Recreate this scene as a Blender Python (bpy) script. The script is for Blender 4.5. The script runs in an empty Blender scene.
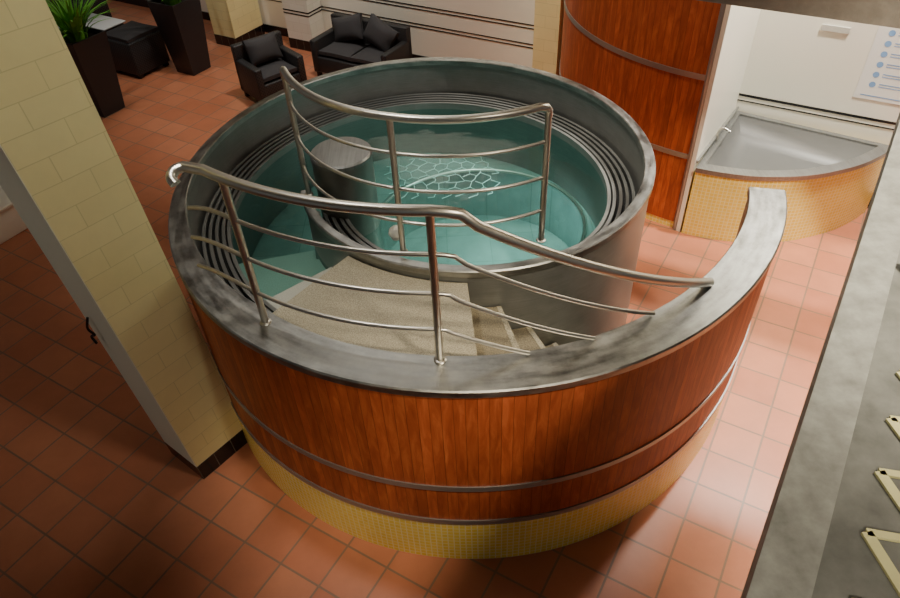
import bpy, bmesh, math, random
import numpy as np
from mathutils import Vector, Matrix
random.seed(3)
D=bpy.data; C=bpy.context
COL=C.scene.collection
H=3.2; TH=math.radians(42.15); ROLL=math.radians(3.0)
D1=Vector((.848,-.53,0)); D2=Vector((.53,.848,0)); ANG=math.atan2(-.53,.848)

# ---------------------------------------------------------------- materials
def newmat(name):
    m=D.materials.new(name); m.use_nodes=True
    nt=m.node_tree; b=nt.nodes['Principled BSDF']
    return m,nt,b
def lin(c):
    return tuple(((x/255)/12.92 if x/255<=.04045 else ((x/255+.055)/1.055)**2.4) for x in c)+(1,)
def N(nt,t,**k):
    n=nt.nodes.new(t)
    for a,v in k.items():
        if a.startswith('i_'):
            n.inputs[a[2:].replace('_',' ')].default_value=v
        else: setattr(n,a,v)
    return n
def plain(name,col,rough=.5,metal=0,bump=0,scale=40,var=.12,spec=.5,contrast=0):
    m,nt,b=newmat(name)
    b.inputs['Roughness'].default_value=rough; b.inputs['Metallic'].default_value=metal
    b.inputs['Specular IOR Level'].default_value=spec
    tc=N(nt,'ShaderNodeTexCoord'); no=N(nt,'ShaderNodeTexNoise',i_Scale=scale,i_Detail=6.,i_Roughness=.6)
    nt.links.new(tc.outputs['Object'],no.inputs['Vector'])
    mr=N(nt,'ShaderNodeMapRange'); mr.inputs['From Min'].default_value=.5*contrast; mr.inputs['From Max'].default_value=1-.5*contrast
    nt.links.new(no.outputs['Fac'],mr.inputs['Value'])
    mx=N(nt,'ShaderNodeMix',data_type='RGBA')
    c=lin(col); mx.inputs['A'].default_value=tuple(x*(1-var) for x in c[:3])+(1,)
    mx.inputs['B'].default_value=tuple(min(1,x*(1+var)) for x in c[:3])+(1,)
    nt.links.new(mr.outputs[0],mx.inputs['Factor']); nt.links.new(mx.outputs['Result'],b.inputs['Base Color'])
    if bump:
        bp=N(nt,'ShaderNodeBump',i_Strength=bump,i_Distance=.01); nt.links.new(no.outputs['Fac'],bp.inputs['Height']); nt.links.new(bp.outputs['Normal'],b.inputs['Normal'])
    return m
def steel(name,col=(150,150,145),r0=.22,r1=.42,stretch=(1,60,1),uv=True,blotch=.25,metal=1,bscale=5.):
    m,nt,b=newmat(name); b.inputs['Metallic'].default_value=metal
    tc=N(nt,'ShaderNodeTexCoord'); mp=N(nt,'ShaderNodeMapping'); mp.inputs['Scale'].default_value=stretch
    nt.links.new(tc.outputs['UV' if uv else 'Object'],mp.inputs['Vector'])
    no=N(nt,'ShaderNodeTexNoise',i_Scale=6.,i_Detail=5.); nt.links.new(mp.outputs[0],no.inputs['Vector'])
    n2=N(nt,'ShaderNodeTexNoise',i_Scale=bscale,i_Detail=9.,i_Roughness=.75); nt.links.new(tc.outputs['Object'],n2.inputs['Vector'])
    mr=N(nt,'ShaderNodeMapRange'); mr.inputs['From Min'].default_value=.3; mr.inputs['From Max'].default_value=.7; mr.inputs['To Min'].default_value=r0; mr.inputs['To Max'].default_value=r1
    ad=N(nt,'ShaderNodeMath',operation='ADD'); nt.links.new(no.outputs['Fac'],ad.inputs[0]); nt.links.new(n2.outputs['Fac'],ad.inputs[1])
    hv=N(nt,'ShaderNodeMath',operation='MULTIPLY'); hv.inputs[1].default_value=.5; nt.links.new(ad.outputs[0],hv.inputs[0])
    nt.links.new(hv.outputs[0],mr.inputs['Value']); nt.links.new(mr.outputs[0],b.inputs['Roughness'])
    cr=N(nt,'ShaderNodeValToRGB'); c=lin(col)
    cr.color_ramp.elements[0].position=.35; cr.color_ramp.elements[0].color=tuple(x*(1-blotch) for x in c[:3])+(1,)
    cr.color_ramp.elements[1].position=.65; cr.color_ramp.elements[1].color=tuple(min(1,x*(1+blotch)) for x in c[:3])+(1,)
    nt.links.new(hv.outputs[0],cr.inputs[0]); nt.links.new(cr.outputs[0],b.inputs['Base Color'])
    return m
def brick(name,c1,c2,grout,bw,bh,mortar,offset=0.,rough=.35,coord='UV',rot=0.,bump=.3,noise=0.,loc=(0,0,0),spec=.5,nscale=9.):
    m,nt,b=newmat(name)
    tc=N(nt,'ShaderNodeTexCoord'); mp=N(nt,'ShaderNodeMapping'); mp.inputs['Rotation'].default_value=(0,0,rot); mp.inputs['Location'].default_value=loc
    nt.links.new(tc.outputs[coord],mp.inputs['Vector'])
    br=N(nt,'ShaderNodeTexBrick',offset=offset,squash=1.0)
    br.inputs['Scale'].default_value=1; br.inputs['Brick Width'].default_value=bw; br.inputs['Row Height'].default_value=bh
    br.inputs['Mortar Size'].default_value=mortar; br.inputs['Mortar Smooth'].default_value=.1; br.inputs['Bias'].default_value=0
    br.inputs['Color1'].default_value=lin(c1); br.inputs['Color2'].default_value=lin(c2); br.inputs['Mortar'].default_value=lin(grout)
    nt.links.new(mp.outputs[0],br.inputs['Vector'])
    out=br.outputs['Color']
    if noise:
        no=N(nt,'ShaderNodeTexNoise',i_Scale=nscale,i_Detail=6.,i_Roughness=.65); nt.links.new(tc.outputs['Object'],no.inputs['Vector'])
        mr=N(nt,'ShaderNodeMapRange'); mr.inputs['From Min'].default_value=.3;mr.inputs['From Max'].default_value=.7;mr.inputs['To Min'].default_value=1-noise; mr.inputs['To Max'].default_value=1+noise
        nt.links.new(no.outputs['Fac'],mr.inputs['Value'])
        vm=N(nt,'ShaderNodeVectorMath',operation='SCALE'); nt.links.new(out,vm.inputs[0]); nt.links.new(mr.outputs[0],vm.inputs['Scale']); out=vm.outputs[0]
    nt.links.new(out,b.inputs['Base Color'])
    b.inputs['Roughness'].default_value=rough; b.inputs['Specular IOR Level'].default_value=spec
    if bump:
        bp=N(nt,'ShaderNodeBump',i_Strength=bump,i_Distance=.004,invert=True); nt.links.new(br.outputs['Fac'],bp.inputs['Height']); nt.links.new(bp.outputs['Normal'],b.inputs['Normal'])
    return m
def woodmat(name):
    m,nt,b=newmat(name); L=nt.links.new
    tc=N(nt,'ShaderNodeTexCoord'); sx=N(nt,'ShaderNodeSeparateXYZ'); L(tc.outputs['UV'],sx.inputs[0])
    dv=N(nt,'ShaderNodeMath',operation='DIVIDE'); dv.inputs[1].default_value=.046; L(sx.outputs[0],dv.inputs[0])
    fl=N(nt,'ShaderNodeMath',operation='FLOOR'); L(dv.outputs[0],fl.inputs[0])
    fr=N(nt,'ShaderNodeMath',operation='FRACT'); L(dv.outputs[0],fr.inputs[0])
    wn=N(nt,'ShaderNodeTexWhiteNoise',noise_dimensions='1D'); L(fl.outputs[0],wn.inputs['W'])
    cb=N(nt,'ShaderNodeCombineXYZ'); m1=N(nt,'ShaderNodeMath',operation='MULTIPLY'); m1.inputs[1].default_value=30; L(sx.outputs[0],m1.inputs[0])
    m2=N(nt,'ShaderNodeMath',operation='MULTIPLY'); m2.inputs[1].default_value=5.; L(sx.outputs[1],m2.inputs[0])
    m3=N(nt,'ShaderNodeMath',operation='MULTIPLY'); m3.inputs[1].default_value=30; L(wn.outputs['Value'],m3.inputs[0])
    L(m1.outputs[0],cb.inputs[0]);L(m2.outputs[0],cb.inputs[1]);L(m3.outputs[0],cb.inputs[2])
    no=N(nt,'ShaderNodeTexNoise',i_Scale=1.,i_Detail=5.,i_Roughness=.6,i_Distortion=.8); L(cb.outputs[0],no.inputs['Vector'])
    cr=N(nt,'ShaderNodeValToRGB'); e=cr.color_ramp.elements
    e[0].position=.22;e[0].color=lin((142,62,32)); e[1].position=.78;e[1].color=lin((204,110,62))
    k=e.new(.5);k.color=lin((174,84,45))
    L(no.outputs['Fac'],cr.inputs[0])
    mr=N(nt,'ShaderNodeMapRange'); mr.inputs['To Min'].default_value=.82; mr.inputs['To Max'].default_value=1.1; L(wn.outputs['Value'],mr.inputs['Value'])
    vm=N(nt,'ShaderNodeVectorMath',operation='SCALE'); L(cr.outputs[0],vm.inputs[0]); L(mr.outputs[0],vm.inputs['Scale'])
    lt=N(nt,'ShaderNodeMath',operation='GREATER_THAN'); lt.inputs[1].default_value=.06; L(fr.outputs[0],lt.inputs[0])
    mr2=N(nt,'ShaderNodeMapRange'); mr2.inputs['To Min'].default_value=.55; L(lt.outputs[0],mr2.inputs['Value'])
    vm2=N(nt,'ShaderNodeVectorMath',operation='SCALE'); L(vm.outputs[0],vm2.inputs[0]); L(mr2.outputs[0],vm2.inputs['Scale'])
    L(vm2.outputs[0],b.inputs['Base Color']); b.inputs['Roughness'].default_value=.46; b.inputs['Specular IOR Level'].default_value=.3
    bp=N(nt,'ShaderNodeBump',i_Strength=.3,i_Distance=.003); L(lt.outputs[0],bp.inputs['Height']); L(bp.outputs['Normal'],b.inputs['Normal'])
    return m
def rattan(name):
    m,nt,b=newmat(name); tc=N(nt,'ShaderNodeTexCoord')
    ck=N(nt,'ShaderNodeTexChecker',i_Scale=60.); ck.inputs['Color1'].default_value=lin((50,48,49)); ck.inputs['Color2'].default_value=lin((20,19,20))
    nt.links.new(tc.outputs['Object'],ck.inputs['Vector']); nt.links.new(ck.outputs['Color'],b.inputs['Base Color'])
    bp=N(nt,'ShaderNodeBump',i_Strength=.6,i_Distance=.005); nt.links.new(ck.outputs['Fac'],bp.inputs['Height']); nt.links.new(bp.outputs['Normal'],b.inputs['Normal'])
    b.inputs['Roughness'].default_value=.5
    return m
def watermat():
    m=D.materials.new('teal_water'); m.use_nodes=True; nt=m.node_tree; nt.nodes.clear(); L=nt.links.new
    o=N(nt,'ShaderNodeOutputMaterial'); tr=N(nt,'ShaderNodeBsdfTransparent'); tr.inputs[0].default_value=(.54,.78,.76,1)
    gl=N(nt,'ShaderNodeBsdfGlossy'); gl.inputs['Roughness'].default_value=.03
    fz=N(nt,'ShaderNodeFresnel',i_IOR=1.36); mx=N(nt,'ShaderNodeMixShader')
    no=N(nt,'ShaderNodeTexNoise',i_Scale=5.,i_Detail=2.); tc=N(nt,'ShaderNodeTexCoord'); L(tc.outputs['Object'],no.inputs['Vector'])
    bp=N(nt,'ShaderNodeBump',i_Strength=.25,i_Distance=.02); L(no.outputs['Fac'],bp.inputs['Height'])
    L(bp.outputs[0],fz.inputs['Normal']);L(bp.outputs[0],gl.inputs['Normal'])
    L(fz.outputs[0],mx.inputs[0]);L(tr.outputs[0],mx.inputs[1]);L(gl.outputs[0],mx.inputs[2]);L(mx.outputs[0],o.inputs[0])
    return m

M_cap=steel('brushed_steel_cap',(160,160,156),.26,.58,(1,5,1),blotch=.42,metal=1,bscale=9.)
M_steel=steel('brushed_steel',(150,149,143),.26,.48,(1,40,1),blotch=.25)
M_inner=steel('satin_inner_steel',(134,135,131),.3,.5,(1,40,1),blotch=.2,metal=.65)
M_grate=steel('gutter_steel',(140,141,138),.3,.5,(1,60,1),blotch=.12,metal=.8)
M_tube=plain('satin_tube_steel',(208,204,194),.32,1,var=.05)
M_band=plain('steel_band_metal',(165,165,162),.42,.8,var=.05)
M_dark=plain('dark_slot',(6,7,7),.7)
M_wood=woodmat('reddish_plank_wood')
M_mos=brick('yellow_mosaic',(250,222,100),(244,212,84),(252,238,176),.028,.028,.0026,rough=.26,bump=.2,noise=.04)
M_floor=brick('terracotta_floor_tile',(190,122,90),(178,108,78),(136,106,86),.235,.235,.0056,rough=.34,coord='Object',rot=-ANG,noise=.08,bump=.5,nscale=5.)
M_coltile=brick('pale_yellow_wall_tile',(238,226,168),(234,221,162),(216,205,148),.21,.105,.002,offset=.5,rough=.35,noise=.03,bump=.12)
M_white=plain('white_glazed_wall',(242,238,222),.35,var=.03,scale=3)
M_side=plain('cream_render',(232,228,206),.5,var=.04,scale=3)
M_whitetile=brick('white_wall_tile',(234,230,216),(228,224,208),(218,213,198),.21,.105,.002,offset=.5,rough=.3,bump=.1)
M_black=plain('black_tile',(20,19,19),.25)
M_blacktile=brick('black_base_tile',(22,21,21),(16,15,15),(86,80,70),.11,.13,.003,rough=.2,bump=.2)
M_gran=plain('beige_granular_step_tile',(160,152,130),.6,bump=.04,scale=220,var=.45,contrast=.7)
M_gran_shade=plain('shaded_step_tile',(128,118,96),.65,bump=.04,scale=220,var=.45,contrast=.7)  # landing tile darkened, shadow on the lower treads put into the colour
M_gran2=plain('grey_granular_submerged_step',(176,176,164),.6,bump=.04,scale=200,var=.25,contrast=.5)
M_pool=brick('pool_lining',(128,142,136),(120,134,128),(104,120,114),.3,.3,.003,rough=.4,coord='Object',bump=.1,noise=.2,nscale=4.)
M_water=watermat()
M_rattan=rattan('black_woven_rattan')
M_cush=plain('charcoal_cushion_fabric',(56,54,56),.85,bump=.3,scale=120)
M_pot=plain('black_planter',(34,33,36),.4)
M_leaf=plain('green_leaf',(96,160,52),.5,var=.35,scale=8)
M_soil=plain('dark_soil',(40,28,20),.9,bump=.8)
M_glass=plain('pale_glass_top',(226,230,232),.12,var=.04)
M_conc=plain('grey_concrete',(150,146,136),.8,bump=.4,scale=14,var=.35)
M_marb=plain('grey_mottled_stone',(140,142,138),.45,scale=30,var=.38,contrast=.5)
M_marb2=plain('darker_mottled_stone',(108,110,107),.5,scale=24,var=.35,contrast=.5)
M_paint=plain('pale_yellow_paint',(206,202,152),.5)
M_caustic=plain('pale_caustic_line',(200,222,216),.6)  # pale colour of the modelled caustic light lines
M_ball=plain('white_plastic',(235,235,225),.3)
M_rimb=steel('light_grey_steel_rim',(150,151,149),.3,.5,(20,1,1),uv=False,blotch=.2,metal=.8,bscale=4.)
M_bowl=plain('grey_steel_bowl',(118,118,115),.5,.25,var=.1,scale=4)
M_vent=plain('pale_grille',(196,194,184),.5)
M_poster=plain('white_poster_paper',(238,238,232),.5,var=.02)
M_blue=plain('light_blue_ink',(130,172,220),.5)
M_ceil=plain('ceiling_paint',(150,146,136),.8)

# ---------------------------------------------------------------- helpers
def finish(name,me,mat,parent=None,inv=None,smooth=False,angle=35):
    me.materials.append(mat)
    o=D.objects.new(name,me); COL.objects.link(o)
    if smooth:
        me.shade_smooth()
        me.set_sharp_from_angle(angle=math.radians(angle))
    if parent is not None:
        o.parent=parent
        if inv is not None: o.matrix_parent_inverse=Matrix.Translation(-Vector(inv))
    return o
def mk(name,verts,faces,mat,uvs=None,**k):
    me=D.meshes.new(name); me.from_pydata([tuple(v) for v in verts],[],faces)
    if uvs is not None:
        ul=me.uv_layers.new(name='UVMap')
        i=0
        for p in me.polygons:
            for li in p.loop_indices:
                ul.data[li].uv=uvs[i]; i+=1
    bm=bmesh.new(); bm.from_mesh(me); bmesh.ops.recalc_face_normals(bm,faces=bm.faces); bm.to_mesh(me); bm.free()
    me.update()
    return finish(name,me,mat,**k)
def top(o,label,cat,group=None,kind=None):
    o['label']=label; o['category']=cat
    if group: o['group']=group
    if kind: o['kind']=kind
    return o
def struct(o,label=None):
    o['kind']='structure'
    if label: o['label']=label
    return o
def empty(name,loc,rot=0):
    e=D.objects.new(name,None); e.empty_display_size=.1; e.location=loc; e.rotation_euler=(0,0,rot); COL.objects.link(e); return e
def boxmesh(cx,cy,cz,sx,sy,sz,bev=0,seg=2,puff=0):
    bm=bmesh.new(); bmesh.ops.create_cube(bm,size=1)
    if puff:
        bmesh.ops.subdivide_edges(bm,edges=bm.edges[:],cuts=6,use_grid_fill=True)
    for v in bm.verts:
        v.co=Vector((v.co.x*sx,v.co.y*sy,v.co.z*sz))
    if puff:
        for v in bm.verts:
            u=v.co.x/(sx/2);w=v.co.y/(sy/2);t=v.co.z/(sz/2)
            dims=[sx,sy,sz]; a=dims.index(min(dims)); uu=[u,w,t]; o=[uu[i] for i in range(3) if i!=a]
            k=max(0,(1-o[0]**4)*(1-o[1]**4)); v.co[a]*= .45+ .55*k+puff*k
            for i in range(3):
                if i!=a:
                    oth=[j for j in range(3) if j not in(a,i)][0]
                    v.co[i]*=1-.06*(1-uu[oth]**2)
    elif bev:
        bmesh.ops.bevel(bm,geom=bm.edges[:],offset=bev,segments=seg,profile=.5,affect='EDGES')
    for v in bm.verts: v.co+=Vector((cx,cy,cz))
    uv=bm.loops.layers.uv.new('UVMap')
    bm.normal_update()
    for f in bm.faces:
        n=f.normal
        for l in f.loops:
            c=l.vert.co
            if abs(n.z)>.7: l[uv].uv=(c.x,c.y)
            elif abs(n.x)>abs(n.y): l[uv].uv=(c.y,c.z)
            else: l[uv].uv=(c.x,c.z)
    return bm
def box(name,c,s,mat,bev=0,rot=None,parent=None,inv=None,puff=0,seg=2,smooth=None):
    bm=boxmesh(0,0,0,s[0],s[1],s[2],bev,seg,puff)
    if rot: bm.transform(rot)
    bm.transform(Matrix.Translation(Vector(c)))
    me=D.meshes.new(name); bm.to_mesh(me); bm.free()
    return finish(name,me,mat,parent,inv,smooth=(bool(bev) or bool(puff)) if smooth is None else smooth,angle=50)
def tubegeo(pts,r,seg=12,closed=False):
    pts=[Vector(p) for p in pts]; n=len(pts); V=[];F=[];U=[]
    up=None
    for i,p in enumerate(pts):
        t=(pts[min(i+1,n-1)]-pts[max(i-1,0)]).normalized()
        if up is None:
            up=t.orthogonal().normalized()
        up=(up-t*up.dot(t)).normalized(); s=t.cross(up)
        for k in range(seg):
            a=2*math.pi*k/seg; V.append(p+(up*math.cos(a)+s*math.sin(a))*r)
    for i in range(n-1):
        for k in range(seg):
            a=i*seg+k;b=i*seg+(k+1)%seg; F.append((a,b,b+seg,a+seg))
    F.append(tuple(range(seg))[::-1]); F.append(tuple(range((n-1)*seg,n*seg)))
    return V,F
def tube(name,pts,r,mat,seg=12,**k):
    V,F=tubegeo(pts,r,seg); return mk(name,V,F,mat,smooth=True,angle=60,**k)
def catmull(P,n=10):
    P=[Vector(p) for p in P]; Q=[P[0]*2-P[1]]+P+[P[-1]*2-P[-2]]; out=[]
    for i in range(1,len(Q)-2):
        for j in range(n):
            t=j/n; a,b,c,d=Q[i-1],Q[i],Q[i+1],Q[i+2]
            out.append(.5*((2*b)+(c-a)*t+(2*a-5*b+4*c-d)*t*t+(3*b-a-3*c+d)*t**3))
    out.append(P[-1]); return out
def sweep(name,path,norms,prof,mat,closed=True,s0=0,**k):
    V=[];F=[];UV=[];S=[0]
    for i in range(1,len(path)): S.append(S[-1]+math.hypot(path[i][0]-path[i-1][0],path[i][1]-path[i-1][1]))
    m=None;PL=[]
    for i,(p,n) in enumerate(zip(path,norms)):
        pr=prof(i); m=len(pr); l=[0]
        for j in range(1,m+1):
            q=pr[j%m]; l.append(l[-1]+math.hypot(q[0]-pr[j-1][0],q[1]-pr[j-1][1]))
        PL.append(l)
        for o,z in pr: V.append((p[0]+n[0]*o,p[1]+n[1]*o,z))
    for i in range(len(path)-1):
        for j in range(m if closed else m-1):
            a=i*m+j;b=i*m+(j+1)%m
            F.append((a,b,b+m,a+m)); UV+=[(S[i],PL[i][j]),(S[i],PL[i][j+1]),(S[i+1],PL[i+1][j+1]),(S[i+1],PL[i+1][j])]
    if closed:
        F.append(tuple(range(m))); UV+=[(V[j][0],V[j][2]) for j in range(m)]
        e=(len(path)-1)*m; F.append(tuple(range(e,e+m))); UV+=[(V[e+j][0],V[e+j][2]) for j in range(m)]
    return mk(name,V,F,mat,uvs=UV,smooth=True,angle=30,**k)

# ---------------------------------------------------------------- spiral of the tub
CX,CY=.05,3.2
tab=[(-14,1.67),(-35,1.62),(-57,1.60),(-73.5,1.585),(-88.5,1.56),(-105,1.54),(-122,1.515),(-139,1.490),(-160,1.455),(-182,1.455),(-194,1.460),(-210,1.47),(-227,1.48),(-258,1.45),(-272,1.40),(-286,1.34),(-302,1.265),(-321,1.19),(-341,1.12),(-357,1.08),(-365,1.055),(-379,1.025),(-392.5,.985),(-411,.953),(-427,.923),(-441.6,.89),(-456,.86),(-468,.84),(-483,.824),(-498,.812),(-513.4,.805),(-528,.80)]
xs=np.array([-t[0] for t in tab]);ys=np.array([t[1] for t in tab])
g=np.arange(-30,560,1.0); yy=np.interp(g,xs,ys)
kern=np.exp(-np.arange(-24,25)**2/(2*9.0**2));kern/=kern.sum()
yp=np.pad(yy,24,mode='edge'); ysm=np.convolve(yp,kern,'valid')
def R(ph): return float(np.interp(-ph,g,ysm))
def W(ph): return float(np.interp(-ph,[14,60,130,150,175,200,240,300,380,420,528],[.165,.185,.165,.115,.065,.05,.045,.045,.05,.042,.036]))
def PT(ph,off=0,r=None):
    a=math.radians(ph); rr=(R(ph) if r is None else r)-off; return (CX+rr*math.cos(a),CY+rr*math.sin(a))
def pathof(a,b,step=2.5):
    n=int(abs(b-a)/step)+1; ph=[a+(b-a)*i/n for i in range(n+1)]
    P=[];NN=[]
    for p in ph:
        x,y=PT(p); x1,y1=PT(p-.5);x0,y0=PT(p+.5); tx,ty=x1-x0,y1-y0; l=math.hypot(tx,ty)
        nx,ny=ty/l,-tx/l
        if nx*(CX-x)+ny*(CY-y)<0: nx,ny=-nx,-ny
        P.append((x,y));NN.append((nx,ny))
    return ph,P,NN
HT=1.26; ZG=1.03; ZW=.985; GW=.165; LAND=1.19
tub=top(empty('hot_tub',(CX,CY,0)),'spiral steel whirlpool tub clad in reddish wood over yellow mosaic','hot tub')
TI=(CX,CY,0)
kw=dict(parent=tub,inv=TI)
PA=-13.5; PE=-528; PL_=-131
# gutter sits a little higher inside the low partition near the landing
def ZGf(p): return float(np.interp(-p,[131,380,440,528],[ZG,ZG,1.10,1.12]))
ph,P,NN=pathof(PA,PE)
def capprof(i):
    w=W(ph[i]); 
    return [(-.008,HT-.035),(-.008,HT-.006),(-.002,HT),(w-.004,HT),(w,HT-.005),(w,HT-.035)]
sweep('steel_cap',P,NN,capprof,M_cap,**kw)
ph2,P2,N2=pathof(PA,PL_)
sweep('stair_wall',P2,N2,lambda i:[(.035,0),(.035,.34),(.013,.345),(.013,HT-.03),(W(ph2[i])-.01,HT-.03),(W(ph2[i])-.01,0)],M_steel,**kw)
ph3,P3,N3=pathof(PL_,PE)
def wallprof(i):
    w=W(ph3[i]); cl=ph3[i]>-341; z=ZGf(ph3[i])
    o=[(.035 if cl else .004,0.0),(.035 if cl else .004,.34),(.013 if cl else .004,.345),(.013 if cl else .004,HT-.03),(w-.008,HT-.03),(w-.006,z)]
    o+=[(w,z-.065),(w+GW-.018,z-.065),(w+GW-.018,z-.002),(w+GW,z-.002),(w+GW,0.25)]
    return o
sweep('pool_wall',P3,N3,wallprof,M_inner,**kw)
for k in range(4):
    o=.0155+.0345*k
    sweep('gutter_bar',P3,N3,lambda i,o=o:[(W(ph3[i])+o,ZGf(ph3[i])-.02),(W(ph3[i])+o,ZGf(ph3[i])),(W(ph3[i])+o+.0175,ZGf(ph3[i])),(W(ph3[i])+o+.0175,ZGf(ph3[i])-.02)],M_grate,**kw)
sweep('gutter_channel',P3,N3,lambda i:[(W(ph3[i])-.003,ZGf(ph3[i])-.064),(W(ph3[i])-.003,ZGf(ph3[i])-.045),(W(ph3[i])+GW-.02,ZGf(ph3[i])-.045),(W(ph3[i])+GW-.02,ZGf(ph3[i])-.064)],M_dark,**kw)
ph4,P4,N4=pathof(PA,-340)
sweep('wood_cladding',P4,N4,lambda i:[(0,.345),(0,HT-.036),(.012,HT-.036),(.012,.345)],M_wood,**kw)
for z in (.615,.345):
    sweep('steel_band',P4,N4,lambda i,z=z:[(-.006,z-.016),(-.006,z+.016),(.0,z+.016),(.0,z-.016)],M_band,**kw)
sweep('mosaic_base',P4,N4,lambda i:[(.0,0),(.0,.328),(.03,.328),(.03,0)],M_mos,**kw)
edges=[-129,-88,-78.5,-69.5,-60.5,-51,-41,-31]
zs=[LAND,1.04,.88,.71,.54,.36,.18]
stairs=D.objects.new('staircase',None); COL.objects.link(stairs); stairs.parent=tub; stairs.location=(0,0,0)
def sector(name,a,b,z0,z1,ro,ri,mat,n=8,**k):
    V=[];F=[]
    for i in range(n+1):
        p=a+(b-a)*i/n
        for (r,z) in ((ri(p),z0),(ri(p),z1),(ro(p),z1),(ro(p),z0)):
            V.append((CX+r*math.cos(math.radians(p)),CY+r*math.sin(math.radians(p)),z))
    for i in range(n):
        for j in range(4):
            a_=i*4+j;b_=i*4+(j+1)%4; F.append((a_,b_,b_+4,a_+4))
    F.append((0,1,2,3)); e=n*4; F.append((e,e+1,e+2,e+3))
    return mk(name,V,F,mat,**k)
for i in range(7):
    sector('landing' if i==0 else 'step',edges[i],edges[i+1],0.0,zs[i],lambda p:R(p)-W(p)+.005,lambda p:R(p-360)+.002,M_gran if i<1 else M_gran_shade,n=16 if i==0 else 4,parent=stairs,inv=TI)
    if i: sector('step_nosing',edges[i+1]-1.2,edges[i+1]+.15,zs[i]-.012,zs[i]+.003,lambda p:R(p)-W(p)+.004,lambda p:R(p-360)+.003,M_gran,n=2,parent=stairs,inv=TI)
sub=[-129,-142,-155,-168]
for i in range(3):
    sector('submerged_step',sub[i],sub[i+1],.26,[1.015,.945,.87][i],lambda p:R(p)-W(p)-GW+.003,lambda p:R(p-360)-.002,M_gran2,parent=stairs,inv=TI)
def poly(name,loop,z,mat,thick=0,holes=None,**k):
    bm=bmesh.new()
    def ring(l): 
        vs=[bm.verts.new((x,y,z)) for x,y in l]; return [bm.edges.new((vs[i],vs[(i+1)%len(vs)])) for i in range(len(vs))]
    E=ring(loop)
    for h in holes or []: E+=ring(h)
    bmesh.ops.triangle_fill(bm,edges=E,use_beauty=True,use_dissolve=False)
    bmesh.ops.recalc_face_normals(bm,faces=bm.faces)
    if bm.faces and sum(f.normal.z for f in bm.faces)<0: bmesh.ops.reverse_faces(bm,faces=bm.faces[:])
    if thick:
        r=bmesh.ops.extrude_face_region(bm,geom=bm.faces[:]); 
        for v in [q for q in r['geom'] if isinstance(q,bmesh.types.BMVert)]: v.co.z-=thick
        bmesh.ops.recalc_face_normals(bm,faces=bm.faces)
    me=D.meshes.new(name); bm.to_mesh(me); bm.free()
    return finish(name,me,mat,**k)
wl=[]
for i in range(len(P3)):
    w=W(ph3[i])+GW-.002; wl.append((P3[i][0]+N3[i][0]*w,P3[i][1]+N3[i][1]*w))
phb,Pb,Nb=pathof(PE,PL_-360)
wl.append((P3[-1][0]+.02*math.sin(math.radians(PE)),P3[-1][1]+.0))
for i in range(len(Pb)): wl.append((Pb[i][0],Pb[i][1]))
poly('water',wl,ZW,M_water,**kw)
well=[(.2+.66*math.cos(a),3.52+.62*math.sin(a)) for a in np.linspace(0,2*math.pi,49)[:-1]]
ZB=.64
poly('bench',wl,ZB,M_pool,thick=.38,holes=[well],**kw)
poly('pool_floor',wl,.265,M_pool,thick=.02,**kw)
tube('well_rim',[(x,y,ZB+.005) for x,y in well+well[:2]],.011,M_tube,seg=8,**kw)
def lathe(name,prof,loc,mat,seg=40,**k):
    V=[];F=[]
    for r,z in prof:
        for j in range(seg):
            a=2*math.pi*j/seg; V.append((loc[0]+r*math.cos(a),loc[1]+r*math.sin(a),loc[2]+z))
    for i in range(len(prof)-1):
        for j in range(seg):
            a=i*seg+j;b=i*seg+(j+1)%seg; F.append((a,b,b+seg,a+seg))
    F.append(tuple(range(seg))); F.append(tuple(range((len(prof)-1)*seg,len(prof)*seg)))
    return mk(name,V,F,mat,smooth=True,angle=40,**k)
lathe('pedestal',[(.155,ZB),(.155,1.405)],(-.515,3.12,0),M_steel,**kw)
lathe('pedestal_top',[(.158,1.40),(.158,1.418),(.150,1.426),(.02,1.428)],(-.515,3.12,0),M_rimb,**kw)
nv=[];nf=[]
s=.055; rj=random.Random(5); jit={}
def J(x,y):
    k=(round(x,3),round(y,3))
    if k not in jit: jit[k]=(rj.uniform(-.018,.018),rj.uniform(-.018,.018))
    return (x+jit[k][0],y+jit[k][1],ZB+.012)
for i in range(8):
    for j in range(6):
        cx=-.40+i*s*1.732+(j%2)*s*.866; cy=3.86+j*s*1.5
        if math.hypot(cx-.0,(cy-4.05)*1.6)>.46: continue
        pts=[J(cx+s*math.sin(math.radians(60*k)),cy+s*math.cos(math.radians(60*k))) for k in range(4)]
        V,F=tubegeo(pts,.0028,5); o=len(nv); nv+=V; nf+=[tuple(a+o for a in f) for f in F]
mk('caustic_lines',nv,nf,M_caustic,**kw)  # thin mesh lines imitating light caustics under the water
lathe('float_ball',[(.001,-.035),(.02,-.03),(.035,0),(.03,.02),(.018,.032),(.001,.036)],(-.235,2.585,HT+.03),M_ball,seg=20,**kw)

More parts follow.
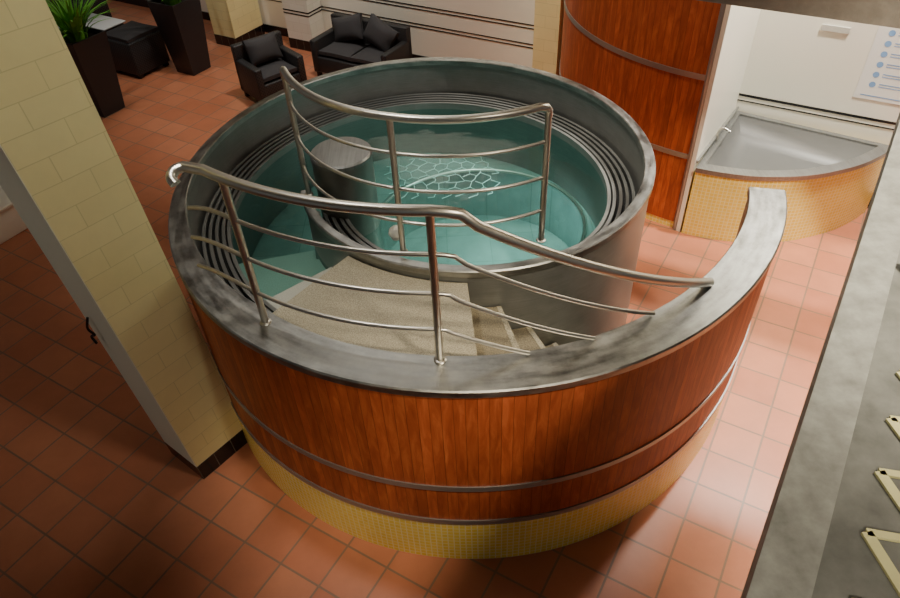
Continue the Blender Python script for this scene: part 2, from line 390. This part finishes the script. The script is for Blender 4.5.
# handrails
def phiof(x,y,base):
    a=math.degrees(math.atan2(y-CY,x-CX))
    while a>base+180:a-=360
    while a<base-180:a+=360
    return a
hr=D.objects.new('handrail',None);COL.objects.link(hr);hr.parent=tub
k2=dict(parent=hr,inv=TI)
p1=(-.76,2.06);p2=(-.05,1.80)
for p in (p1,p2):
    tube('post',[(p[0],p[1],HT),(p[0],p[1],1.95)],.015,M_tube,**k2)
    lathe('post_flange',[(.024,0),(.024,.004),(.018,.008)],(p[0],p[1],HT),M_tube,seg=20,**k2)
def railpath(z,end,left,hook=False):
    a1=phiof(*p1,-130); a2=phiof(*p2,-90); ae=phiof(end[0],end[1],-60)
    r1=math.hypot(p1[0]-CX,p1[1]-CY); r2=math.hypot(p2[0]-CX,p2[1]-CY); re=math.hypot(end[0]-CX,end[1]-CY)
    pts=[]
    if hook: 
        pts+= catmull([(-.935,2.085,z-.03),(-.948,2.10,z-.014),(-.942,2.13,z-.003),(-.915,2.15,z)],4)
    a0=a1-left
    for i in range(0,7):
        t=i/6; a=a0+(a1-a0)*t; 
        if hook and t<.4: continue
        dz=0 if hook else -.03*(1-t)**3
        dr=0 if hook else .03*(1-t)**3
        pts.append((CX+(r1+dr)*math.cos(math.radians(a)),CY+(r1+dr)*math.sin(math.radians(a)),z+dz))
    for i in range(1,13):
        t=i/12; a=a1+(a2-a1)*t; r=r1+(r2-r1)*t
        pts.append((CX+r*math.cos(math.radians(a)),CY+r*math.sin(math.radians(a)),z))
    for i in range(1,25):
        t=i/24; a=a2+(ae-a2)*t; r=r2+(re-r2)*t
        s_=max(0,(t-.04))/.96 if t>.12 else (t*t/.24)*.7
        pts.append((CX+r*math.cos(math.radians(a)),CY+r*math.sin(math.radians(a)),z+(HT+.012-z)*s_))
    return pts
tube('top_rail',railpath(1.95,(1.09,2.15),8,hook=True),.0195,M_tube,seg=16,**k2)
tube('rail_bar',railpath(1.775,(.81,1.98),10),.0085,M_tube,**k2)
tube('rail_bar',railpath(1.60,(.55,1.86),13),.0085,M_tube,**k2)
tube('rail_bar',railpath(1.425,(.29,1.80),15),.0085,M_tube,**k2)
hr2=D.objects.new('handrail',None);COL.objects.link(hr2);hr2.parent=tub
k3=dict(parent=hr2,inv=TI)
q=[(-.69,2.995),(-.20,2.48),(.43,2.51)]
aq=[phiof(x,y,-480) for x,y in q]; rq=[math.hypot(x-CX,y-CY) for x,y in q]
for (x,y) in q:
    mid=(x==q[1][0])
    tube('post',[(x,y,HT),(x,y,1.93 if mid else 1.9)],.014,M_tube,**k3)
    lathe('post_flange',[(.022,0),(.022,.004),(.017,.008)],(x,y,HT),M_tube,seg=20,**k3)
def rail2(z):
    o=[]
    for i in range(31):
        a=aq[0]+(aq[2]-aq[0])*i/30; r=float(np.interp(a,[aq[0],aq[1],aq[2]] if aq[0]<aq[1] else [aq[2],aq[1],aq[0]], rq if aq[0]<aq[1] else rq[::-1]))
        o.append((CX+r*math.cos(math.radians(a)),CY+r*math.sin(math.radians(a)),z))
    return o
r2=rail2(1.93); r2=[(r2[0][0],r2[0][1],1.88),(r2[0][0],r2[0][1],1.905)]+[(r2[0][0]*.8+r2[1][0]*.2,r2[0][1]*.8+r2[1][1]*.2,1.922)]+r2[1:-1]+[(r2[-1][0]*.8+r2[-2][0]*.2,r2[-1][1]*.8+r2[-2][1]*.2,1.922),(r2[-1][0],r2[-1][1],1.905),(r2[-1][0],r2[-1][1],1.88)]
tube('top_rail',r2,.017,M_tube,seg=14,**k3)
for z in (1.77,1.60,1.43): tube('rail_bar',rail2(z),.0075,M_tube,**k3)

# ---------------------------------------------------------------- room
def planebox(name,p0,p1,z0,z1,t,mat,label=None,n=None):
    p0=Vector((p0[0],p0[1],0));p1=Vector((p1[0],p1[1],0));d=p1-p0
    n=Vector((n[0],n[1],0)).normalized()*t
    V=[p0,p1,p1+n,p0+n]; V=[(v.x,v.y,z) for z in (z0,z1) for v in V]
    L=d.length; F=[(0,1,5,4),(1,2,6,5),(2,3,7,6),(3,0,4,7),(0,3,2,1),(4,5,6,7)]
    uv=[(0,z0),(L,z0),(L,z1),(0,z1)]+[(L,z0),(L+t,z0),(L+t,z1),(L,z1)]+[(L,z0),(0,z0),(0,z1),(L,z1)]+[(0,z0),(t,z0),(t,z1),(0,z1)]+[(0,0),(0,t),(L,t),(L,0)]+[(0,0),(L,0),(L,t),(0,t)]
    return mk(name,V,F,mat,uvs=uv)
struct(mk('floor',[(-9,-3,0),(8,-3,0),(8,14,0),(-9,14,0),(-9,-3,-.1),(8,-3,-.1),(8,14,-.1),(-9,14,-.1)],[(0,1,2,3),(7,6,5,4),(0,4,5,1),(1,5,6,2),(2,6,7,3),(3,7,4,0)],M_floor),'terracotta square floor tiles')
ZC=4.6
struct(mk('ceiling',[(-9,-3,ZC),(8,-3,ZC),(8,14,ZC),(-9,14,ZC)],[(0,1,2,3)],M_ceil))
wb=Vector((-1.0,7.95,0))
a=wb-D1*7.2; b=wb+D1*2.7
struct(planebox('wall_back',a,b,0,ZC,.15,M_white,n=(D2.x,D2.y)),'white wall with thin paired black stripes')
def stripe(name,p0,p1,z,h,t=.004,mat=None):
    return planebox(name,p0,p1,z-h/2,z+h/2,t,mat or M_black,n=(-D2.x,-D2.y))
SZ=(.41,.445,.60,.635)
for i,z in enumerate(SZ):
    struct(stripe('trim_%d'%(i+1),a,b,z,.010))
struct(stripe('baseboard_back',a,b,.05,.10,.012))
cor=Vector((2.32,4.95,0)); 
rw=cor+D1*4.0
struct(planebox('wall_right',cor-D1*.1,rw,0,ZC,.15,M_white,n=(D2.x,D2.y)),'white wall behind the mosaic basin')
seam=Vector((1.765,4.16,0))
nd=(cor-seam).normalized()
struct(planebox('wall_side',seam,cor,0,ZC,.03,M_white,n=(-nd.y,nd.x)))
struct(stripe('trim_5',cor,rw,.70,.018)); struct(stripe('trim_6',cor,rw,.655,.008))
struct(stripe('baseboard_right',cor,rw,.05,.1,.012))
cab=top(empty('curved_wood_cabin',(2.62,5.51,0)),'curved reddish plank cabin wall with steel bands behind the tub','cabin')
cc=Vector((2.62,5.51,0)); cr_=1.58
angs=[235.5-2*i for i in range(41)]
cP=[(cc.x+cr_*math.cos(math.radians(t)),cc.y+cr_*math.sin(math.radians(t))) for t in angs]
cN=[(-math.cos(math.radians(t)),-math.sin(math.radians(t))) for t in angs]
ck=dict(parent=cab,inv=cc)
sweep('wood_cladding',cP,cN,lambda i:[(0,.06),(0,2.3),(.03,2.3),(.03,.06)],M_wood,**ck)
for z in (.62,1.2,1.78): sweep('steel_band',cP,cN,lambda i,z=z:[(-.006,z-.018),(-.006,z+.018),(0,z+.018),(0,z-.018)],M_band,**ck)
sweep('tiled_plinth',cP,cN,lambda i:[(.006,0),(.006,.06),(.03,.06),(.03,0)],M_mos,**ck)
ex,ey=cP[0]; box('steel_end_post',(ex+.012,ey-.01,1.15),(.03,.03,2.3),M_band,bev=.004,**ck)

def column(name,base,topc,z1,label,zt=.12,mat=None,bands=()):
    e=top(empty(name,(base[0][0],base[0][1],0)),label,'column')
    def prism(nm,z0,z1_,grow=0,mat=None):
        V=[]
        for z in (z0,z1_):
            t=z/z1
            q=[Vector(b)*(1-t)+Vector(c)*t for b,c in zip(base,topc)]
            c=sum(q,Vector((0,0)))/4
            V+=[((p+(p-c).normalized()*grow).x,(p+(p-c).normalized()*grow).y,z) for p in q]
        F=[(0,1,5,4),(1,2,6,5),(2,3,7,6),(3,0,4,7),(3,2,1,0),(4,5,6,7)]
        uv=[]
        for f in F[:4]:
            L=math.hypot(V[f[1]][0]-V[f[0]][0],V[f[1]][1]-V[f[0]][1])
            uv+=[(0,z0),(L,z0),(L,z1_),(0,z1_)]
        uv+=[(0,0)]*8
        return mk(nm,V,F,mat,uvs=uv,parent=e,inv=(base[0][0],base[0][1],0))
    prism('tiled_shaft',zt,z1,0,mat or M_coltile); prism('black_tile_base',0,zt,.004,M_blacktile)
    for z in bands: prism('black_band',z-.007,z+.007,.004,M_black)
    return e
A=Vector((-1.39,2.18));B=Vector((-1.18,2.43));Dd=Vector((-1.61,2.36));Cc=Vector((-1.40,2.61))
sh=Vector((-.075,-.085))*(ZC/2.11); shr=Vector((-.073,-.088))*(ZC/2.47)
c1=column('column',[A,B,Cc,Dd],[A+sh,B+shr,Cc+shr,Dd+sh],ZC,'leaning pale yellow tiled column with black base next to the tub')
def sidequad(e):
    V=[];dn=(Dd-A).normalized(); nn=Vector((dn.y,-dn.x)); 
    if nn.dot(A-Cc)<0: nn=-nn
    for s_ in (.003,-.001):
        for z in (.12,ZC):
            t=z/ZC
            for p in (A,Dd):
                v=p+sh*t+nn*s_; V.append((v.x,v.y,z))
    o=mk('white_side_panel',V,[(0,1,3,2),(4,5,7,6),(0,1,5,4),(2,3,7,6),(0,2,6,4),(1,3,7,5)],M_side,parent=e,inv=(A.x,A.y,0)); o['label']='smooth off-white rendered side'
    tube('black_strap',catmull([(-1.60,2.255,1.16),(-1.62,2.25,1.10),(-1.605,2.25,1.06),(-1.63,2.26,1.04),(-1.62,2.255,1.00)],6),.006,M_black,parent=e,inv=(A.x,A.y,0))
sidequad(c1)
def rectcol(corner,l1,l2):
    c=Vector(corner[:2]); d1=Vector(D1[:2]);d2=Vector(D2[:2])
    return [c,c+d2*l2,c-d1*l1+d2*l2,c-d1*l1]
q2=rectcol((-2.36,8.16),.34,.48); column('column',q2,q2,ZC,'pale yellow tiled column against the back wall')
q4=rectcol((-1.42,7.92),.36,.235); column('column',q4,q4,ZC,'white tiled pier with thin black bands behind the sofa',mat=M_whitetile,bands=SZ)
q3=rectcol((1.08,6.05),.24,.37); column('column',q3,q3,ZC,'beige tiled column beside the curved wood cabin')

bas=top(empty('foot_basin',(cor.x,cor.y,0)),'wedge-shaped yellow mosaic basin with steel bowl in the wall corner','basin')
u1=(Vector((3.24,4.31,0))-cor).normalized(); u2=(Vector((1.76,4.17,0))-cor).normalized()
a1=math.atan2(u1.y,u1.x); a2=math.atan2(u2.y,u2.x)
if a2>a1: a2-=2*math.pi
def basloop(dr,off=0,k=1.):
    o=[(cor.x+(u1.x+u2.x)*off,cor.y+(u1.y+u2.y)*off)]
    for i in range(25):
        t=a1+(a2-a1)*i/24; r=(float(np.interp(i/24,[0,.15,.35,.6,.85,1],[1.13,1.07,1.01,.975,.965,.975]))+dr)*k
        x=cor.x+r*math.cos(t);y=cor.y+r*math.sin(t)
        if off:
            d_1=(Vector((x,y,0))-cor).dot(u2); d_2=(Vector((x,y,0))-cor).dot(u1)
            if d_1<off: x+=u2.x*(off-d_1);y+=u2.y*(off-d_1)
            if d_2<off: x+=u1.x*(off-d_2);y+=u1.y*(off-d_2)
        o.append((x,y))
    return o
BH=.55
def shell(name,lo,li,z0,z1,mat,**k):
    n=len(lo);V=[(x,y,z0) for x,y in lo]+[(x,y,z1) for x,y in lo]+[(x,y,z1) for x,y in li]+[(x,y,z0) for x,y in li]
    F=[];UV=[];S=[0]
    for i in range(n): S.append(S[-1]+math.hypot(lo[(i+1)%n][0]-lo[i][0],lo[(i+1)%n][1]-lo[i][1]))
    for i in range(n):
        j=(i+1)%n
        for a_ in range(3):
            F.append((a_*n+i,a_*n+j,(a_+1)*n+j,(a_+1)*n+i))
            zz=(z0,z1,z1+.1,z1+.1+z1-z0)
            UV+=[(S[i],zz[a_]),(S[i+1],zz[a_]),(S[i+1],zz[a_+1]),(S[i],zz[a_+1])]
        F.append((3*n+i,3*n+j,j,i)); UV+=[(0,0)]*4
    return mk(name,V,F,mat,uvs=UV,**k)
bk=dict(parent=bas,inv=cor)
lo=basloop(0,.012);li=basloop(-.05,.05)
shell('mosaic_body',lo,li,0,BH,M_mos,**bk)
lo2=basloop(.010,.011); li2=basloop(-.075,.055)
shell('steel_rim',lo2,li2,BH-.012,BH+.022,M_rimb,**bk)
lb=basloop(-.15,.11); lc=basloop(0,.2,.72); n=len(li2)
V=[(x,y,BH+.006) for x,y in li2]+[(x,y,BH-.12) for x,y in lb]+[(x,y,BH-.15) for x,y in lc]
F=[(a_*n+i,a_*n+(i+1)%n,(a_+1)*n+(i+1)%n,(a_+1)*n+i) for a_ in range(2) for i in range(n)]+[tuple(range(2*n,3*n))]
mk('steel_bowl',V,F,M_bowl,smooth=True,angle=70,**bk)
V,F=tubegeo([tuple(cor+u2*.95+Vector((.01,-.01,.60))),tuple(cor+(u1+u2)*.02+Vector((0,0,.60)))],.012); mk('steel_edge_strip',V,F,M_band,**bk)
tp=cor+u2*.55+u1*.03
tube('tap',catmull([(tp.x,tp.y,BH+.0),(tp.x,tp.y,BH+.10),(tp.x+u1.x*.03,tp.y+u1.y*.03,BH+.13),(tp.x+u1.x*.08,tp.y+u1.y*.08,BH+.115)],6),.010,M_tube,**bk)

def onwall(s,z,off=.006):
    v=cor+D1*s-D2*off; return Vector((v.x,v.y,z))
ps=top(empty('rules_poster',onwall(.95,1.0)),'white poster with light blue pictograms and lines of text','poster')
def wq(name,s0,s1,z0,z1,off,mat,th=.003,**k):
    V=[onwall(s,z,o) for o in (off,off+th) for s,z in ((s0,z0),(s1,z0),(s1,z1),(s0,z1))]
    return mk(name,V,[(0,1,2,3),(7,6,5,4),(0,4,5,1),(1,5,6,2),(2,6,7,3),(3,7,4,0)],mat,**k)
pk=dict(parent=ps,inv=onwall(.95,1.0))
wq('paper',.76,1.35,.84,1.36,.002,M_poster,**pk)
V=[];F=[]
def pq(s0,s1,z0,z1):
    o=len(V); V.extend([onwall(s,z,.0062) for s,z in ((s0,z0),(s1,z0),(s1,z1),(s0,z1))]); F.append((o,o+1,o+2,o+3))
for r_ in range(6):
    z=1.31-r_*.072; o=len(V)
    for kk in range(16):
        t=kk*math.pi/8; V.append(onwall(.85+.021*math.cos(t),z+.021*math.sin(t),.0062))
    F.append(tuple(range(o,o+16)))
    pq(.89,.89+random.uniform(.2,.38),z+.006,z+.012); pq(.89,.89+random.uniform(.12,.3),z-.012,z-.006)
pq(.80,1.1,.865,.872)
mk('printed_lines',V,F,M_blue,**pk)
top(wq('wall_vent',.42,.60,1.265,1.305,.001,M_vent,th=.010),'small pale ventilation grille set in the white wall','vent')

bd=Vector((D1.x,D1.y,0)); b0=Vector((1.93,3.62,0))
bm_=planebox('concrete_beam',b0-bd*.75,b0+bd*3.2,1.80,2.05,.22,M_conc,n=(D2.x,D2.y)); top(bm_,'rough grey concrete beam spanning above the basin','beam')

L0=Vector((.28,.30,0)); Ld=(Vector((.91,1.22,0))-L0).normalized(); Ln=Vector((Ld.y,-Ld.x,0))
PV=(L0.x,L0.y,2.3)
par=top(empty('balcony_parapet',PV),'grey mottled stone balcony parapet with pale yellow lattice strip','parapet')
def pbox(name,s0,s1,o0,o1,z0,z1,mat):
    V=[L0+Ld*s+Ln*o+Vector((0,0,z)) for z in (z0,z1) for s,o in ((s0,o0),(s1,o0),(s1,o1),(s0,o1))]
    return mk(name,V,[(0,1,2,3),(4,5,6,7),(0,1,5,4),(1,2,6,5),(2,3,7,6),(3,0,4,7)],mat,parent=par,inv=PV)
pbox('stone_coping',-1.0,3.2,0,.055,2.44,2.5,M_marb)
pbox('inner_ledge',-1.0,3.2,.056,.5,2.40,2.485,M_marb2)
lat=D.objects.new('yellow_lattice',None); COL.objects.link(lat); lat.parent=par
def bar(name,s0,o0,s1,o1,w,z=2.486,mat=None):
    a_=L0+Ld*s0+Ln*o0; b_=L0+Ld*s1+Ln*o1; d=(b_-a_).normalized(); n_=Vector((-d.y,d.x,0))*w/2
    V=[(p.x,p.y,zz) for zz in (z,z+.004) for p in (a_-n_,b_-n_,b_+n_,a_+n_)]
    return mk(name,V,[(0,1,2,3),(4,5,6,7),(0,1,5,4),(1,2,6,5),(2,3,7,6),(3,0,4,7)],mat or M_paint,parent=lat,inv=PV)
bar('long_bar',-.5,.150,.86,.150,.010,2.487)
for i in range(15):
    s=-.46+i*.09
    bar('diagonal_bar',s+.07,.092,s,.150,.012); bar('diagonal_bar',s+.07,.092,s+.09,.150,.009); bar('diagonal_bar',s,.150,s+.08,.235,.012)
tube('hook',catmull([tuple(L0+Ld*.66+Ln*.07+Vector((0,0,2.48))),tuple(L0+Ld*.66+Ln*.07+Vector((0,0,2.51))),tuple(L0+Ld*.645+Ln*.085+Vector((0,0,2.53))),tuple(L0+Ld*.63+Ln*.095+Vector((0,0,2.51)))],5),.005,M_dark,parent=par,inv=PV)

# ---------------------------------------------------------------- furniture
def chair(name,loc,rot,w,d,hs,label,cat,n=1,tilt=False):
    e=top(empty(name,(loc[0],loc[1],0),rot),label,cat); k=dict(parent=e)
    at=.075
    box('frame',(0,0,.17*hs),(w-.02,d-.02,.2*hs),M_rattan,bev=.012,**k)
    for sx in (-1,1): box('armrest',(sx*(w/2-at/2),0,.27*hs),(at,d,.40*hs),M_rattan,bev=.015,**k)
    box('backrest',(0,d/2-.04,.35*hs),(w,.08,.56*hs),M_rattan,bev=.015,**k)
    iw=w-2*at-.01
    for i in range(n):
        x=-iw/2+iw*(i+.5)/n
        box('seat_cushion',(x,-.03,.32*hs),(iw/n-.006,d-.11,.10*hs),M_cush,puff=.15,**k)
    for i in range(n):
        x=-iw/2+iw*(i+.5)/n
        rt=Matrix.Rotation(math.radians(-22),4,'X')@Matrix.Rotation(math.radians([-16,22][i%2] if tilt else 0),4,'Y')
        box('loose_cushion' if tilt else 'back_cushion',(x,d/2-.15,.53*hs),(iw/n-.04,.10,.30*hs),M_cush,puff=.6,rot=rt,**k)
    for sx in (-1,1):
        for sy in (-1,1): box('leg',(sx*(w/2-.04),sy*(d/2-.04),.035*hs),(.04,.04,.07*hs),M_black,**k)
    return e
chair('armchair',(-1.71,6.88),math.atan2(.62,.78),.55,.46,.86,'black woven rattan armchair with charcoal cushion beside the sofa','chair')
chair('sofa',(-.80,7.20),ANG,.98,.48,.86,'black woven rattan two-seat sofa with loose tilted cushions','sofa',2,True)
chair('armchair',(-4.45,9.0),ANG+math.pi*.9,.6,.55,.9,'black woven rattan armchair behind the low table','chair')
o=top(empty('ottoman',(-3.36,7.72,0),ANG),'black woven cube seat next to the low table','ottoman')
box('frame',(0,0,.22),(.46,.46,.36),M_rattan,bev=.02,parent=o); box('seat_cushion',(0,0,.42),(.44,.44,.07),M_cush,puff=.2,parent=o)
for sx in(-1,1):
    for sy in(-1,1): box('leg',(sx*.18,sy*.18,.02),(.05,.05,.04),M_black,parent=o)
t=top(empty('coffee_table',(-3.98,8.05,0),ANG),'low black woven table with pale glass top','table')
box('frame',(0,0,.2),(.58,.58,.36),M_rattan,bev=.015,parent=t); box('glass_top',(0,0,.39),(.62,.62,.015),M_glass,bev=.004,parent=t)
for sx in(-1,1):
    for sy in(-1,1): box('leg',(sx*.25,sy*.25,.01),(.05,.05,.02),M_black,parent=t)
def planter(loc,label,seed,n=130,hh=.62):
    rnd=random.Random(seed)
    e=top(empty('potted_plant',(loc[0],loc[1],0),ANG),label,'plant','tall potted plants'); k=dict(parent=e)
    b,tt,h=.13,.19,.78
    V=[(x*b,y*b,0) for x,y in((-1,-1),(1,-1),(1,1),(-1,1))]+[(x*tt,y*tt,h) for x,y in((-1,-1),(1,-1),(1,1),(-1,1))]+[(x*(tt-.02),y*(tt-.02),h) for x,y in((-1,-1),(1,-1),(1,1),(-1,1))]+[(x*(tt-.03),y*(tt-.03),h-.06) for x,y in((-1,-1),(1,-1),(1,1),(-1,1))]
    F=[(3,2,1,0)]+[(a*4+i,a*4+(i+1)%4,a*4+4+(i+1)%4,a*4+4+i) for a in range(3) for i in range(4)]+[(12,13,14,15)]
    mk('planter_pot',V,F,M_pot,**k)
    mk('soil',[(x*(tt-.028),y*(tt-.028),h-.045) for x,y in((-1,-1),(1,-1),(1,1),(-1,1))],[(0,1,2,3)],M_soil,**k)
    V=[];F=[]
    for i in range(n):
        a=rnd.uniform(0,6.28); r0=rnd.uniform(0,.10); L=rnd.uniform(.45,1)*hh; lean=rnd.uniform(.15,1.0); wd=rnd.uniform(.010,.020)
        dx,dy=math.cos(a),math.sin(a)
        o=len(V); m=7
        for j in range(m):
            t=j/(m-1); rr=r0+L*lean*t**1.6; z=h-.05+L*(t-.45*lean*t*t*1.3); w=wd*(1-t**2)+.001
            V.append((dx*rr-dy*w,dy*rr+dx*w,z)); V.append((dx*rr+dy*w,dy*rr-dx*w,z))
        for j in range(m-1): F.append((o+2*j,o+2*j+1,o+2*j+3,o+2*j+2))
    mk('foliage',V,F,M_leaf,**k)
planter((-2.75,7.62),'tall black tapered planter with grassy green leaves','1')
planter((-3.44,6.72),'tall black tapered planter with arching green leaves near the column','2')
wbx=top(empty('white_bench',(-3.9,4.4,0),ANG+math.pi/2),'low white bench standing on the tile floor','bench')
box('body',(0,0,.12),(1.2,.6,.24),M_white,bev=.01,parent=wbx); box('seat_top',(0,0,.255),(1.24,.64,.03),M_white,bev=.008,parent=wbx)

# ---------------------------------------------------------------- lights
def area(name,loc,tgt,size,power,col):
    l=D.lights.new(name,'AREA'); l.size=size; l.energy=power; l.color=col; o=D.objects.new(name,l); o.location=loc
    o.rotation_euler=(Vector(tgt)-Vector(loc)).to_track_quat('-Z','Y').to_euler(); COL.objects.link(o); return o
def spot(name,loc,tgt,power,col,ang=80,blend=.6,rad=.12):
    l=D.lights.new(name,'SPOT'); l.energy=power; l.color=col; l.spot_size=math.radians(ang); l.spot_blend=blend; l.shadow_soft_size=rad
    o=D.objects.new(name,l); o.location=loc; o.rotation_euler=(Vector(tgt)-Vector(loc)).to_track_quat('-Z','Y').to_euler(); COL.objects.link(o); return o
warm=(1,.87,.66); neu=(1,.95,.86); cool=(1,.98,.86)
spot('spot_light',(2.7,1.8,4.4),(2.35,2.8,0),1250,warm,58,.9)
spot('spot_light',(1.2,.2,4.4),(.9,1.9,.3),640,warm,52,.9)
spot('spot_light',(.2,-1.6,4.2),(.1,1.6,.5),260,warm,34,.8)  # added frontal light to brighten the wood front
spot('spot_light',(.4,3.3,4.4),(.45,3.6,0),430,neu,42,.9,.3)
spot('spot_light',(-.9,2.4,4.4),(-.45,2.4,1.1),170,neu,38,.9)
spot('spot_light',(2.9,3.75,4.4),(2.7,4.6,.2),1250,neu,100)
spot('spot_light',(.3,4.6,4.4),(1.7,4.9,1.0),260,warm,70)  # added to brighten the curved cabin wall
spot('spot_light',(-.6,6.3,4.4),(-.4,7.6,.4),350,neu,90)
spot('spot_light',(-3.2,6.6,4.4),(-3.2,7.8,0),150,neu,85)
spot('spot_light',(-.2,1.4,4.5),(-1.3,2.4,1.7),100,cool,34,.8)
spot('spot_light',(-3.4,.9,4.4),(-1.7,2.1,1.5),60,cool,24,.9)  # added from the left to lift the column's pale side
area('overhead_fill',(-.4,5.0,4.5),(-.2,4.2,0),1.6,28,neu)  # area light added overhead to raise reflections in the steel
o=spot('underwater_fill',(.5,3.5,.93),(.55,3.6,.2),26,(.66,1,.98),140,1,.03)  # added light without a fixture, brightens the pool bottom
w=D.worlds.new('World'); C.scene.world=w; w.use_nodes=True
w.node_tree.nodes['Background'].inputs[0].default_value=(.8,.85,.85,1); w.node_tree.nodes['Background'].inputs[1].default_value=.11

# ---------------------------------------------------------------- camera
cam=D.cameras.new('Camera'); co=D.objects.new('Camera',cam); COL.objects.link(co)
cam.sensor_width=36; cam.lens=690/900*36; cam.clip_start=.02
r=Vector((1,0,0)); dn=Vector((0,-math.sin(TH),-math.cos(TH))); fw=Vector((0,math.cos(TH),-math.sin(TH)))
Rv=r*math.cos(ROLL)+dn*math.sin(ROLL); Dv=-r*math.sin(ROLL)+dn*math.cos(ROLL)
M=Matrix((( Rv.x,-Dv.x,-fw.x,0),(Rv.y,-Dv.y,-fw.y,0),(Rv.z,-Dv.z,-fw.z,H),(0,0,0,1)))
co.matrix_world=M
C.scene.camera=co
